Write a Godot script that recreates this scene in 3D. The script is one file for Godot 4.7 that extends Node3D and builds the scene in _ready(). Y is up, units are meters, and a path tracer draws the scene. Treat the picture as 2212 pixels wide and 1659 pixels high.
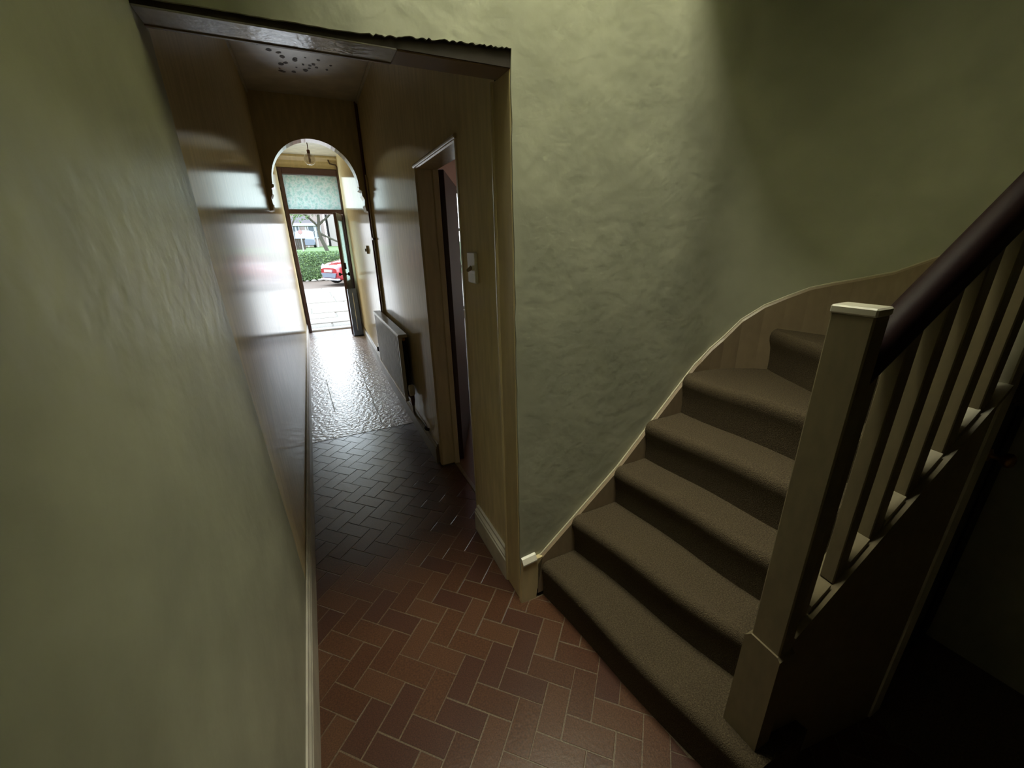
extends Node3D
# A narrow, dim Victorian hall seen from the foot of the stairs: camera, sky and lights first, then the setting, then the things.

var M := {}
var taken := {}
var rng := RandomNumberGenerator.new()

# ---------------------------------------------------------------- naming and committing
func numbered(n: String) -> String:
	if not taken.has(n):
		taken[n] = 0
		return n
	taken[n] += 1
	return "%s_%03d" % [n, taken[n]]

func new_st() -> SurfaceTool:
	var st := SurfaceTool.new()
	st.begin(Mesh.PRIMITIVE_TRIANGLES)
	return st

func obj(called: String, st: SurfaceTool, m: Material, parent: Node = null) -> MeshInstance3D:
	var o := MeshInstance3D.new()
	o.mesh = st.commit()
	o.material_override = m
	if parent == null:
		o.name = numbered(called)
		add_child(o)
	else:
		o.name = called
		parent.add_child(o, true)
	return o

func tag(o: Node, label: String, category: String, group := "") -> void:
	o.set_meta("label", label)
	o.set_meta("category", category)
	if group != "":
		o.set_meta("group", group)

func thing(called: String, label: String, category: String, at := Vector3.ZERO, turn := 0.0, group := "") -> Node3D:
	var o := Node3D.new()
	o.name = numbered(called)
	add_child(o)
	o.position = at
	o.rotation.y = turn
	tag(o, label, category, group)
	return o

func struct(called: String, st: SurfaceTool, m: Material, label := "") -> MeshInstance3D:
	var o := obj(called, st, m)
	o.set_meta("kind", "structure")
	if label != "":
		o.set_meta("label", label)
	return o

func struct_root(called: String, label := "") -> Node3D:
	var o := Node3D.new()
	o.name = numbered(called)
	add_child(o)
	o.set_meta("kind", "structure")
	if label != "":
		o.set_meta("label", label)
	return o

# ---------------------------------------------------------------- shapes
func tri(st: SurfaceTool, a: Vector3, b: Vector3, c: Vector3, n: Vector3) -> void:
	var g := (b - a).cross(c - a)
	if g.length_squared() < 1e-16:
		return
	g = g.normalized()
	if g.dot(n) < 0.0:
		var t := b
		b = c
		c = t
		g = -g
	for p in [a, c, b]:
		st.set_normal(g)
		st.add_vertex(p)

func quad(st: SurfaceTool, a: Vector3, b: Vector3, c: Vector3, d: Vector3, n: Vector3) -> void:
	tri(st, a, b, c, n)
	tri(st, a, c, d, n)

# a box with chamfered edges, lo to hi in the axes of xf
func box(st: SurfaceTool, lo: Vector3, hi: Vector3, bev := 0.0, xf := Transform3D()) -> void:
	var c := (lo + hi) * 0.5
	var h := (hi - lo) * 0.5
	bev = minf(bev, minf(h.x, minf(h.y, h.z)) * 0.9)
	var bs := xf.basis
	if bev <= 0.0:
		for ax in 3:
			for s in [-1.0, 1.0]:
				var n := Vector3.ZERO
				n[ax] = s
				var u := Vector3.ZERO
				u[(ax + 1) % 3] = h[(ax + 1) % 3]
				var v := Vector3.ZERO
				v[(ax + 2) % 3] = h[(ax + 2) % 3]
				var m := c + n * h[ax]
				quad(st, xf * (m - u - v), xf * (m + u - v), xf * (m + u + v), xf * (m - u + v), bs * n)
		return
	for ax in 3:
		for s in [-1.0, 1.0]:
			var n := Vector3.ZERO
			n[ax] = s
			var u := Vector3.ZERO
			u[(ax + 1) % 3] = h[(ax + 1) % 3] - bev
			var v := Vector3.ZERO
			v[(ax + 2) % 3] = h[(ax + 2) % 3] - bev
			var m := c + n * h[ax]
			quad(st, xf * (m - u - v), xf * (m + u - v), xf * (m + u + v), xf * (m - u + v), bs * n)
	for ax in 3:
		var b := (ax + 1) % 3
		var d := (ax + 2) % 3
		for s in [-1.0, 1.0]:
			for t in [-1.0, 1.0]:
				var p := Vector3.ZERO
				p[b] = s * h[b]
				p[d] = t * (h[d] - bev)
				var q := Vector3.ZERO
				q[b] = s * (h[b] - bev)
				q[d] = t * h[d]
				var e := Vector3.ZERO
				e[ax] = h[ax] - bev
				var n := Vector3.ZERO
				n[b] = s
				n[d] = t
				quad(st, xf * (c + p - e), xf * (c + p + e), xf * (c + q + e), xf * (c + q - e), bs * n)
	for sx in [-1.0, 1.0]:
		for sy in [-1.0, 1.0]:
			for sz in [-1.0, 1.0]:
				var a := c + Vector3(sx * h.x, sy * (h.y - bev), sz * (h.z - bev))
				var b2 := c + Vector3(sx * (h.x - bev), sy * h.y, sz * (h.z - bev))
				var d2 := c + Vector3(sx * (h.x - bev), sy * (h.y - bev), sz * h.z)
				tri(st, xf * a, xf * b2, xf * d2, bs * Vector3(sx, sy, sz))

# a flat outline (points in the plane o + u x + v y) given the thickness d
func slab(st: SurfaceTool, poly: PackedVector2Array, o: Vector3, u: Vector3, v: Vector3, d: Vector3) -> void:
	var ix := Geometry2D.triangulate_polygon(poly)
	var n := d.normalized()
	for i in range(0, ix.size(), 3):
		var p: Array[Vector3] = []
		for k in 3:
			var q := poly[ix[i + k]]
			p.append(o + u * q.x + v * q.y)
		tri(st, p[0], p[1], p[2], -n)
		tri(st, p[0] + d, p[1] + d, p[2] + d, n)
	var cw := Geometry2D.is_polygon_clockwise(poly)
	for i in poly.size():
		var a := poly[i]
		var b := poly[(i + 1) % poly.size()]
		var e := b - a
		var n2 := Vector2(e.y, -e.x)
		if cw:
			n2 = -n2
		var pa := o + u * a.x + v * a.y
		var pb := o + u * b.x + v * b.y
		quad(st, pa, pb, pb + d, pa + d, u * n2.x + v * n2.y)

# a smooth surface through rows of points; every row has as many points
func loft(st: SurfaceTool, rows: Array, closed := false, flip := false) -> void:
	var nr := rows.size()
	var nc: int = rows[0].size()
	var nm := []
	for i in nr:
		var r := []
		for j in nc:
			var i0 := maxi(i - 1, 0)
			var i1 := mini(i + 1, nr - 1)
			var j0 := j - 1
			var j1 := j + 1
			if closed:
				j0 = (j0 + nc) % nc
				j1 = j1 % nc
			else:
				j0 = maxi(j0, 0)
				j1 = mini(j1, nc - 1)
			var du: Vector3 = rows[i1][j] - rows[i0][j]
			var dv: Vector3 = rows[i][j1] - rows[i][j0]
			var n := du.cross(dv)
			if n.length_squared() < 1e-18:
				n = Vector3.UP
			r.append(-n.normalized() if flip else n.normalized())
		nm.append(r)
	for i in nr - 1:
		for j in (nc if closed else nc - 1):
			var k := (j + 1) % nc
			var P := [rows[i][j], rows[i + 1][j], rows[i + 1][k], rows[i][k]]
			var N := [nm[i][j], nm[i + 1][j], nm[i + 1][k], nm[i][k]]
			for t in [[0, 1, 2], [0, 2, 3]]:
				var a: Vector3 = P[t[0]]
				var b: Vector3 = P[t[1]]
				var c: Vector3 = P[t[2]]
				var g := (b - a).cross(c - a)
				if g.length_squared() < 1e-18:
					continue
				var order := [t[0], t[1], t[2]]
				if g.dot(N[t[0]] + N[t[1]] + N[t[2]]) > 0.0:
					order = [t[0], t[2], t[1]]
				for q in order:
					st.set_normal(N[q])
					st.add_vertex(P[q])

func cap(st: SurfaceTool, ring: Array, n: Vector3) -> void:
	var c := Vector3.ZERO
	for p in ring:
		c += p
	c /= ring.size()
	for i in ring.size():
		tri(st, c, ring[i], ring[(i + 1) % ring.size()], n)

# a round bar along a path, with a radius for each point (or one for all)
func tube(st: SurfaceTool, path: Array, rad: Variant, sides := 10, ends := true) -> void:
	var rows := []
	var side := Vector3.ZERO
	for i in path.size():
		var t: Vector3 = (path[mini(i + 1, path.size() - 1)] - path[maxi(i - 1, 0)]).normalized()
		if side == Vector3.ZERO:
			side = t.cross(Vector3.UP if absf(t.y) < 0.9 else Vector3.RIGHT).normalized()
		side = (side - t * side.dot(t)).normalized()
		var up := side.cross(t)
		var r: float = rad[i] if rad is Array else rad
		var row := []
		for k in sides:
			var a := TAU * k / sides
			row.append(path[i] + (side * cos(a) + up * sin(a)) * r)
		rows.append(row)
	var t0: Vector3 = (path[1] - path[0]).cross(rows[0][0] - path[0])
	var fl: bool = (rows[1][0] - rows[0][0]).cross(rows[0][1] - rows[0][sides - 1]).dot(rows[0][0] - path[0]) < 0.0
	loft(st, rows, true, fl)
	if ends:
		cap(st, rows[0], path[0] - path[1])
		cap(st, rows[-1], path[-1] - path[-2])

# a turned shape: profile of (radius, height) round the y axis of xf
func lathe(st: SurfaceTool, prof: Array, sides := 20, xf := Transform3D()) -> void:
	var rows := []
	for p in prof:
		var row := []
		for k in sides:
			var a := TAU * k / sides
			row.append(xf * Vector3(p.x * cos(a), p.y, p.x * sin(a)))
		rows.append(row)
	var mid := 0
	for i in prof.size():
		if prof[i].x > prof[mid].x:
			mid = i
	var i1 := mini(mid + 1, prof.size() - 1)
	var i0 := maxi(mid - 1, 0)
	var ax: Vector3 = xf * Vector3(0, prof[mid].y, 0)
	var g: Vector3 = (rows[i1][0] - rows[i0][0]).cross(rows[mid][1] - rows[mid][sides - 1])
	loft(st, rows, true, g.dot(rows[mid][0] - ax) < 0.0)

func bumpy(rows: int, f: float) -> float:
	return 0.0

# ---------------------------------------------------------------- materials
func lin(r: float, g: float, b: float) -> Color:
	return Color(r / 255.0, g / 255.0, b / 255.0)

func mat(c: Color, rough := 0.6, metal := 0.0, spec := 0.5) -> StandardMaterial3D:
	var m := StandardMaterial3D.new()
	m.albedo_color = c
	m.roughness = rough
	m.metallic = metal
	m.metallic_specular = spec
	return m

func noise_tex(freq: float, seed_: int, octaves := 4, normal := false, strength := 1.0, ramp: Gradient = null, size := 512) -> NoiseTexture2D:
	var n := FastNoiseLite.new()
	n.noise_type = FastNoiseLite.TYPE_SIMPLEX_SMOOTH
	n.frequency = freq
	n.seed = seed_
	n.fractal_octaves = octaves
	var t := NoiseTexture2D.new()
	t.width = size
	t.height = size
	t.seamless = true
	t.noise = n
	if normal:
		t.as_normal_map = true
		t.bump_strength = strength
	if ramp:
		t.color_ramp = ramp
	return t

func ramp(stops: Array) -> Gradient:
	var g := Gradient.new()
	var o := PackedFloat32Array()
	var c := PackedColorArray()
	for s in stops:
		o.append(s[0])
		c.append(s[1])
	g.offsets = o
	g.colors = c
	return g

func grain(m: StandardMaterial3D, tex: Texture2D, scale: Vector3, nrm: Texture2D = null, nscale := 0.5) -> StandardMaterial3D:
	m.uv1_triplanar = true
	m.uv1_world_triplanar = true
	m.uv1_scale = scale
	if tex:
		m.albedo_texture = tex
	if nrm:
		m.normal_enabled = true
		m.normal_texture = nrm
		m.normal_scale = nscale
	return m

func grey(lo: float, hi: float) -> Gradient:
	return ramp([[0.0, Color(lo, lo, lo)], [1.0, Color(hi, hi, hi)]])

func make_materials() -> void:
	var fine := noise_tex(0.03, 3, 5, true, 4.0)
	var wave := noise_tex(0.018, 7, 3, true, 6.0)
	var cloud := noise_tex(0.006, 11, 4, false, 1.0, grey(0.86, 1.0))
	var speck := noise_tex(0.05, 13, 5, false, 1.0, grey(0.62, 1.0))
	var streak := noise_tex(0.02, 17, 4, false, 1.0, grey(0.9, 1.0))
	M.sage = grain(mat(lin(190, 190, 166), 0.42, 0.0, 0.42), cloud, Vector3(0.9, 0.9, 0.9), fine, 0.12)
	M.cream = grain(mat(lin(238, 220, 176), 0.19, 0.0, 0.3), streak, Vector3(1.9, 0.35, 1.9), wave, 0.10)
	M.cream.specular_mode = BaseMaterial3D.SPECULAR_DISABLED
	M.cream.clearcoat_enabled = true
	M.cream.clearcoat = 0.4
	M.cream.clearcoat_roughness = 0.13
	M.jamb = grain(mat(lin(214, 194, 148), 0.3), streak, Vector3(1.7, 0.35, 1.7), fine, 0.08)
	M.ceil = grain(mat(lin(242, 232, 212), 0.38, 0.0, 1.0), cloud, Vector3(1.3, 1.3, 1.3), wave, 0.08)
	M.white = grain(mat(lin(222, 214, 196), 0.35), cloud, Vector3(2, 2, 2))
	M.trim = grain(mat(lin(134, 120, 92), 0.42), streak, Vector3(3, 1.2, 3))
	M.stringpaint = grain(mat(lin(150, 130, 104), 0.42), streak, Vector3(3, 1.2, 3))
	M.bead = mat(lin(188, 178, 152), 0.4)
	M.soffit = grain(mat(lin(180, 176, 172), 0.09, 0.0, 0.8), cloud, Vector3(4, 4, 4), wave, 0.12)
	M.brown = mat(lin(84, 66, 44), 0.6)
	M.tan = mat(lin(136, 112, 80), 0.5)
	M.umber = mat(lin(48, 36, 26), 0.7)
	M.grout = grain(mat(lin(128, 108, 84), 0.4), speck, Vector3(5, 5, 5))
	for k in 4:
		var c: Color = [lin(104, 68, 46), lin(98, 62, 42), lin(108, 72, 50), lin(92, 58, 44)][k]
		M["brick%d" % k] = grain(mat(c, 0.3, 0.0, 0.5), speck, Vector3(4.0 + k, 4, 4.0 + k), wave, 0.12)
		M["brick%d" % k].clearcoat_enabled = true
		M["brick%d" % k].clearcoat = 0.55
		M["brick%d" % k].clearcoat_roughness = 0.22
	M.lino = grain(mat(lin(210, 194, 188), 0.25, 0.0, 0.95), cloud, Vector3(2, 2, 2), noise_tex(0.02, 23, 3, true, 8.0), 0.5)
	M.carpet = grain(mat(lin(102, 89, 70), 1.0, 0.0, 0.1), noise_tex(0.12, 29, 3, false, 1.0, grey(0.6, 1.0)), Vector3(2.6, 2.6, 2.6), noise_tex(0.2, 31, 2, true, 8.0), 0.6)
	M.maroon = grain(mat(lin(54, 22, 22), 0.35), streak, Vector3(4, 0.6, 4))
	M.rail = grain(mat(lin(40, 22, 22), 0.6, 0.0, 0.3), streak, Vector3(4, 4, 4))
	M.frame = grain(mat(lin(84, 58, 54), 0.3), streak, Vector3(4, 1, 4))
	M.navy = grain(mat(lin(100, 114, 142), 0.3), cloud, Vector3(3, 3, 3), fine, 0.1)
	M.darkdoor = grain(mat(lin(30, 24, 20), 0.5), streak, Vector3(4, 0.6, 4))
	M.black = mat(lin(18, 16, 15), 0.8)
	M.brass = mat(lin(190, 150, 80), 0.3, 1.0)
	M.copper = mat(lin(110, 70, 60), 0.4, 0.3)
	M.pipe = mat(lin(92, 48, 44), 0.35)
	M.chrome = mat(lin(200, 200, 200), 0.2, 1.0)
	M.radiator = grain(mat(lin(236, 233, 226), 0.3), cloud, Vector3(2, 2, 2))
	M.plastic = mat(lin(226, 220, 204), 0.35)
	M.toggle = mat(lin(150, 130, 100), 0.3)
	M.pink = mat(lin(232, 168, 164), 0.7)
	M.roomwall = mat(lin(206, 196, 186), 0.7)
	M.pine = mat(lin(120, 92, 66), 0.6)
	var g := mat(Color(1, 1, 1, 0.08), 0.03)
	g.transparency = BaseMaterial3D.TRANSPARENCY_ALPHA
	M.pane = g
	var fr := mat(Color(0.99, 1.0, 1.0, 0.87), 0.35)
	fr.transparency = BaseMaterial3D.TRANSPARENCY_ALPHA
	fr.backlight_enabled = true
	fr.backlight = Color(0.97, 1.0, 1.0)
	fr.normal_enabled = true
	M.frost = grain(fr, noise_tex(0.03, 37, 3, false, 1.0, ramp([[0.0, Color(0.76, 0.86, 0.86)], [0.45, Color(0.9, 0.97, 0.96)], [0.55, Color(1, 1, 1)], [1.0, Color(0.8, 0.88, 0.88)]])), Vector3(0.9, 0.9, 0.9), noise_tex(0.03, 37, 3, true, 10.0), 1.0)
	var bulb := mat(Color(0.95, 0.93, 0.86, 0.3), 0.08)
	bulb.transparency = BaseMaterial3D.TRANSPARENCY_ALPHA
	M.globe = bulb
	var sky := mat(lin(240, 245, 235), 0.5)
	sky.emission_enabled = true
	sky.emission = Color(0.93, 1.0, 0.86)
	sky.emission_energy_multiplier = 1.0
	M.skypane = sky
	# outdoors
	M.paving = grain(mat(lin(160, 152, 138), 0.8), speck, Vector3(1.5, 1.5, 1.5))
	M.kerb = mat(lin(225, 224, 220), 0.8)
	M.soil = grain(mat(lin(122, 104, 90), 0.95), speck, Vector3(2, 2, 2))
	M.stone = mat(lin(138, 132, 122), 0.8)
	for k in 3:
		var lf := mat([lin(88, 112, 66), lin(106, 130, 76), lin(70, 92, 56)][k], 0.55)
		lf.backlight_enabled = true
		lf.backlight = Color(0.12, 0.2, 0.06)
		M["leaf%d" % k] = lf
	M.lawn = grain(mat(lin(88, 116, 52), 0.9), speck, Vector3(1, 1, 1))
	M.bark = grain(mat(lin(88, 84, 70), 0.9), speck, Vector3(2, 1, 2))
	M.car = mat(lin(140, 20, 34), 0.18, 0.0, 0.5)
	M.car.clearcoat_enabled = true
	M.car.clearcoat = 1.0
	M.car.clearcoat_roughness = 0.05
	M.vangrey = mat(lin(104, 110, 122), 0.25)
	M.tyre = mat(lin(24, 24, 26), 0.8)
	M.carglass = mat(lin(80, 86, 96), 0.1)
	M.headlamp = mat(lin(170, 170, 175), 0.1)
	M.houseA = mat(lin(140, 132, 126), 0.85)
	M.houseB = mat(lin(132, 118, 112), 0.85)
	M.roof = mat(lin(112, 106, 110), 0.85)
	M.sash = mat(lin(150, 150, 150), 0.5)
	M.winglass = mat(lin(84, 92, 98), 0.3)
	M.fence = grain(mat(lin(84, 74, 64), 0.9), speck, Vector3(1, 1, 1))
	M.porch = grain(mat(lin(176, 136, 128), 0.8), speck, Vector3(2, 2, 2))
	M.render = mat(lin(190, 170, 150), 0.85)

# ---------------------------------------------------------------- main
func _ready() -> void:
	rng.seed = 20240611
	make_materials()
	camera_and_light()
	floor_and_bricks()
	walls()
	trims()
	front_end()
	side_room()
	exterior()
	staircase()
	fittings()
	car_red()
	plants()
	houses()

func camera_and_light() -> void:
	var cam := Camera3D.new()
	cam.name = "camera"
	cam.fov = 87.5927
	cam.near = 0.05
	cam.far = 500.0
	cam.transform = Transform3D(Basis(Vector3(0.89989, -0.02142, 0.43558), Vector3(0.16494, 0.94131, -0.29448), Vector3(-0.40371, 0.33685, 0.85062)).orthonormalized(), Vector3(0, 1.5, 0))
	add_child(cam)
	cam.current = true
	var we := WorldEnvironment.new()
	we.name = "environment"
	var e := Environment.new()
	e.background_mode = Environment.BG_SKY
	var sk := Sky.new()
	var pm := ProceduralSkyMaterial.new()
	pm.sky_top_color = Color(0.86, 0.93, 1.0)
	pm.sky_horizon_color = Color(0.95, 0.98, 1.0)
	pm.ground_bottom_color = Color(0.35, 0.33, 0.3)
	pm.ground_horizon_color = Color(0.5, 0.5, 0.48)
	pm.sky_energy_multiplier = 1.0
	pm.energy_multiplier = 1.0
	sk.sky_material = pm
	e.sky = sk
	e.background_energy_multiplier = SKY
	e.tonemap_mode = Environment.TONE_MAPPER_LINEAR
	e.tonemap_exposure = 1.0
	e.sdfgi_enabled = true
	e.ssao_enabled = true
	e.ssil_enabled = true
	we.environment = e
	add_child(we)
	# daylight falling down the stairwell through its skylight
	area("skylight_daylight", Vector3(SKYX, 3.92, SKYZ), Vector3(-PI / 2, 0, 0), Vector2(0.8, 0.62), STAIR, Color(1.0, 1.0, 0.92))
	# daylight of the front room's bay and of the open front door
	area("front_room_daylight", Vector3(2.4, 1.6, -7.95), Vector3(0, PI, 0), Vector2(1.5, 1.5), 0.6, Color(0.95, 0.98, 1.0))
	area("transom_daylight", Vector3(0.235, 2.33, -8.03), Vector3(0, PI, 0), Vector2(0.78, 0.48), 0.42, Color(0.92, 0.99, 1.0))
	area("doorway_daylight", Vector3(0.16, 1.0, -8.03), Vector3(deg_to_rad(25), PI, 0), Vector2(0.62, 1.9), DOOR, Color(0.96, 0.98, 1.0))

const SKY := 8.0
const STAIR := 9.2
const DOOR := 1.4
const SKYX := 0.70
const SKYZ := -0.82

func area(called: String, at: Vector3, rot: Vector3, size: Vector2, energy: float, c: Color) -> void:
	var l := AreaLight3D.new()
	l.name = called
	l.position = at
	l.rotation = rot
	l.area_size = size
	l.light_energy = energy
	l.light_color = c
	l.area_range = 20.0
	l.area_attenuation = 2.0
	l.shadow_enabled = true
	add_child(l)

# ---------------------------------------------------------------- floor
func floor_and_bricks() -> void:
	var st := new_st()
	box(st, Vector3(-0.6, -0.3, -8.1), Vector3(2.3, -0.0011, 1.8))
	box(st, Vector3(0.75, -0.3, -8.1), Vector3(4.2, -0.006, -1.36))
	var fl := struct("floor", st, M.grout, "floor of the hall: herringbone terracotta bricks near the stairs, sheet flooring towards the front door")
	# herringbone: two-to-one bricks at 45 degrees to the hall
	var g := 0.082
	var s2 := sqrt(2.0)
	var j := 0.0028
	var region := PackedVector2Array([Vector2(-0.232, -3.293), Vector2(0.603, -3.293), Vector2(0.603, -2.46), Vector2(0.70, -2.46), Vector2(0.70, -1.79), Vector2(0.603, -1.79), Vector2(0.603, -1.19), Vector2(0.72, -1.19), Vector2(0.80, -0.40), Vector2(1.42, -0.34), Vector2(1.42, -0.08), Vector2(-0.232, -0.08)])
	for k in range(-40, 41):
		for m in range(-14, 15):
			for way in 2:
				var i0 := -1 + k + 4 * m
				var j0 := (-1 - k) if way == 0 else (-3 - k)
				var w := 2 if way == 0 else 1
				var h := 1 if way == 0 else 2
				var jw := j * (0.35 + 0.75 * rng.randf())
				var e1a := -0.480 + g * i0 + jw
				var e1b := -0.480 + g * (i0 + w) - jw
				var e2a := -0.73 + g * j0 + jw
				var e2b := -0.73 + g * (j0 + h) - jw
				var c := PackedVector2Array()
				for q in [Vector2(e1a, e2a), Vector2(e1b, e2a), Vector2(e1b, e2b), Vector2(e1a, e2b)]:
					c.append(Vector2((q.x - q.y) / s2, (q.x + q.y) / s2))
				var mid := (c[0] + c[2]) * 0.5
				if mid.x < -0.45 or mid.x > 1.7 or mid.y < -3.6 or mid.y > 0.2:
					continue
				var cut := Geometry2D.intersect_polygons(c, region)
				for piece: PackedVector2Array in cut:
					var a := 0.0
					for t in piece.size():
						a += piece[t].cross(piece[(t + 1) % piece.size()])
					if absf(a) * 0.5 < 0.0008:
						continue
					brick(fl, piece)
	# sheet flooring past the joint, the joint's dark strip
	var sh := new_st()
	slab(sh, PackedVector2Array([Vector2(-0.232, -8.08), Vector2(0.67, -8.08), Vector2(0.606, -4.5), Vector2(0.606, -3.305), Vector2(-0.232, -3.305)]), Vector3(0, -0.006, 0), Vector3.RIGHT, Vector3.BACK, Vector3(0, 0.007, 0))
	obj("sheet_flooring", sh, M.lino, fl)
	var js := new_st()
	box(js, Vector3(-0.232, -0.006, -3.306), Vector3(0.603, -0.002, -3.292))
	obj("joint", js, M.umber, fl)
	# scuffed pale lines worn into the sheet
	var crack := new_st()
	var p1: Array[Vector3] = [Vector3(0.335, 0.003, -3.40), Vector3(0.345, 0.003, -3.62), Vector3(0.338, 0.003, -3.85), Vector3(0.348, 0.003, -4.1), Vector3(0.340, 0.003, -4.5), Vector3(0.352, 0.003, -4.9), Vector3(0.345, 0.003, -5.3), Vector3(0.335, 0.003, -5.7)]
	ribbon(crack, p1, 0.009)
	var p2: Array[Vector3] = [Vector3(-0.02, 0.003, -3.9), Vector3(-0.035, 0.003, -4.3), Vector3(-0.05, 0.003, -4.7), Vector3(-0.055, 0.003, -5.0)]
	ribbon(crack, p2, 0.007)
	obj("ridge", crack, M.kerb, fl)
	var th := new_st()
	box(th, Vector3(0.70, -0.006, -2.46), Vector3(0.725, 0.006, -1.79), 0.002)
	obj("threshold_strip", th, M.trim, fl)
	var rc := new_st()
	box(rc, Vector3(0.725, -0.006, -8.0), Vector3(4.0, 0.004, -1.5))
	obj("front_room_boards", rc, M.pine, fl)

func ribbon(st: SurfaceTool, p: Array[Vector3], w: float) -> void:
	for i in p.size() - 1:
		var d := (p[i + 1] - p[i]).normalized()
		var s := d.cross(Vector3.UP) * w * 0.5
		quad(st, p[i] - s, p[i] + s, p[i + 1] + s, p[i + 1] - s, Vector3.UP)
		quad(st, p[i] + s, p[i] + s - Vector3(0, 0.003, 0), p[i + 1] + s - Vector3(0, 0.003, 0), p[i + 1] + s, s)
		quad(st, p[i] - s, p[i] - s - Vector3(0, 0.003, 0), p[i + 1] - s - Vector3(0, 0.003, 0), p[i + 1] - s, -s)

func brick(fl: Node, poly: PackedVector2Array) -> void:
	var st := new_st()
	var c := Vector2.ZERO
	for p in poly:
		c += p
	c /= poly.size()
	var h := rng.randf_range(-0.0003, 0.0004)
	var tilt := Vector2(rng.randf_range(-0.0025, 0.0025), rng.randf_range(-0.0025, 0.0025))
	var top := []
	var rim := []
	for p in poly:
		var d := p - c
		var q := c + d * (1.0 - 0.0014 / maxf(d.length(), 0.01))
		top.append(Vector3(q.x, h + tilt.dot(d), q.y))
		rim.append(Vector3(p.x, h - 0.0006 + tilt.dot(d), p.y))
	for i in range(1, top.size() - 1):
		tri(st, top[0], top[i], top[i + 1], Vector3.UP)
	for i in top.size():
		var k := (i + 1) % top.size()
		var mid: Vector3 = (top[i] + top[k]) * 0.5
		var o := Vector3(mid.x - c.x, 0, mid.z - c.y)
		quad(st, top[i], top[k], rim[k], rim[i], o + Vector3.UP * 0.01)
		var dn := Vector3(0, -0.014, 0)
		quad(st, rim[i], rim[k], rim[k] + dn, rim[i] + dn, o)
	var b := obj("brick", st, M["brick%d" % (rng.randi() % 4)], fl)

# ---------------------------------------------------------------- walls and ceilings
func wobble(a: Vector2, b: Vector2, n: int, amp: float, seed_: int) -> PackedVector2Array:
	var r := RandomNumberGenerator.new()
	r.seed = seed_
	var out := PackedVector2Array()
	var d := (b - a)
	var s := Vector2(-d.y, d.x).normalized()
	for i in n:
		out.append(a + d * i / float(n) + s * r.randf_range(-amp, amp))
	return out

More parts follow.
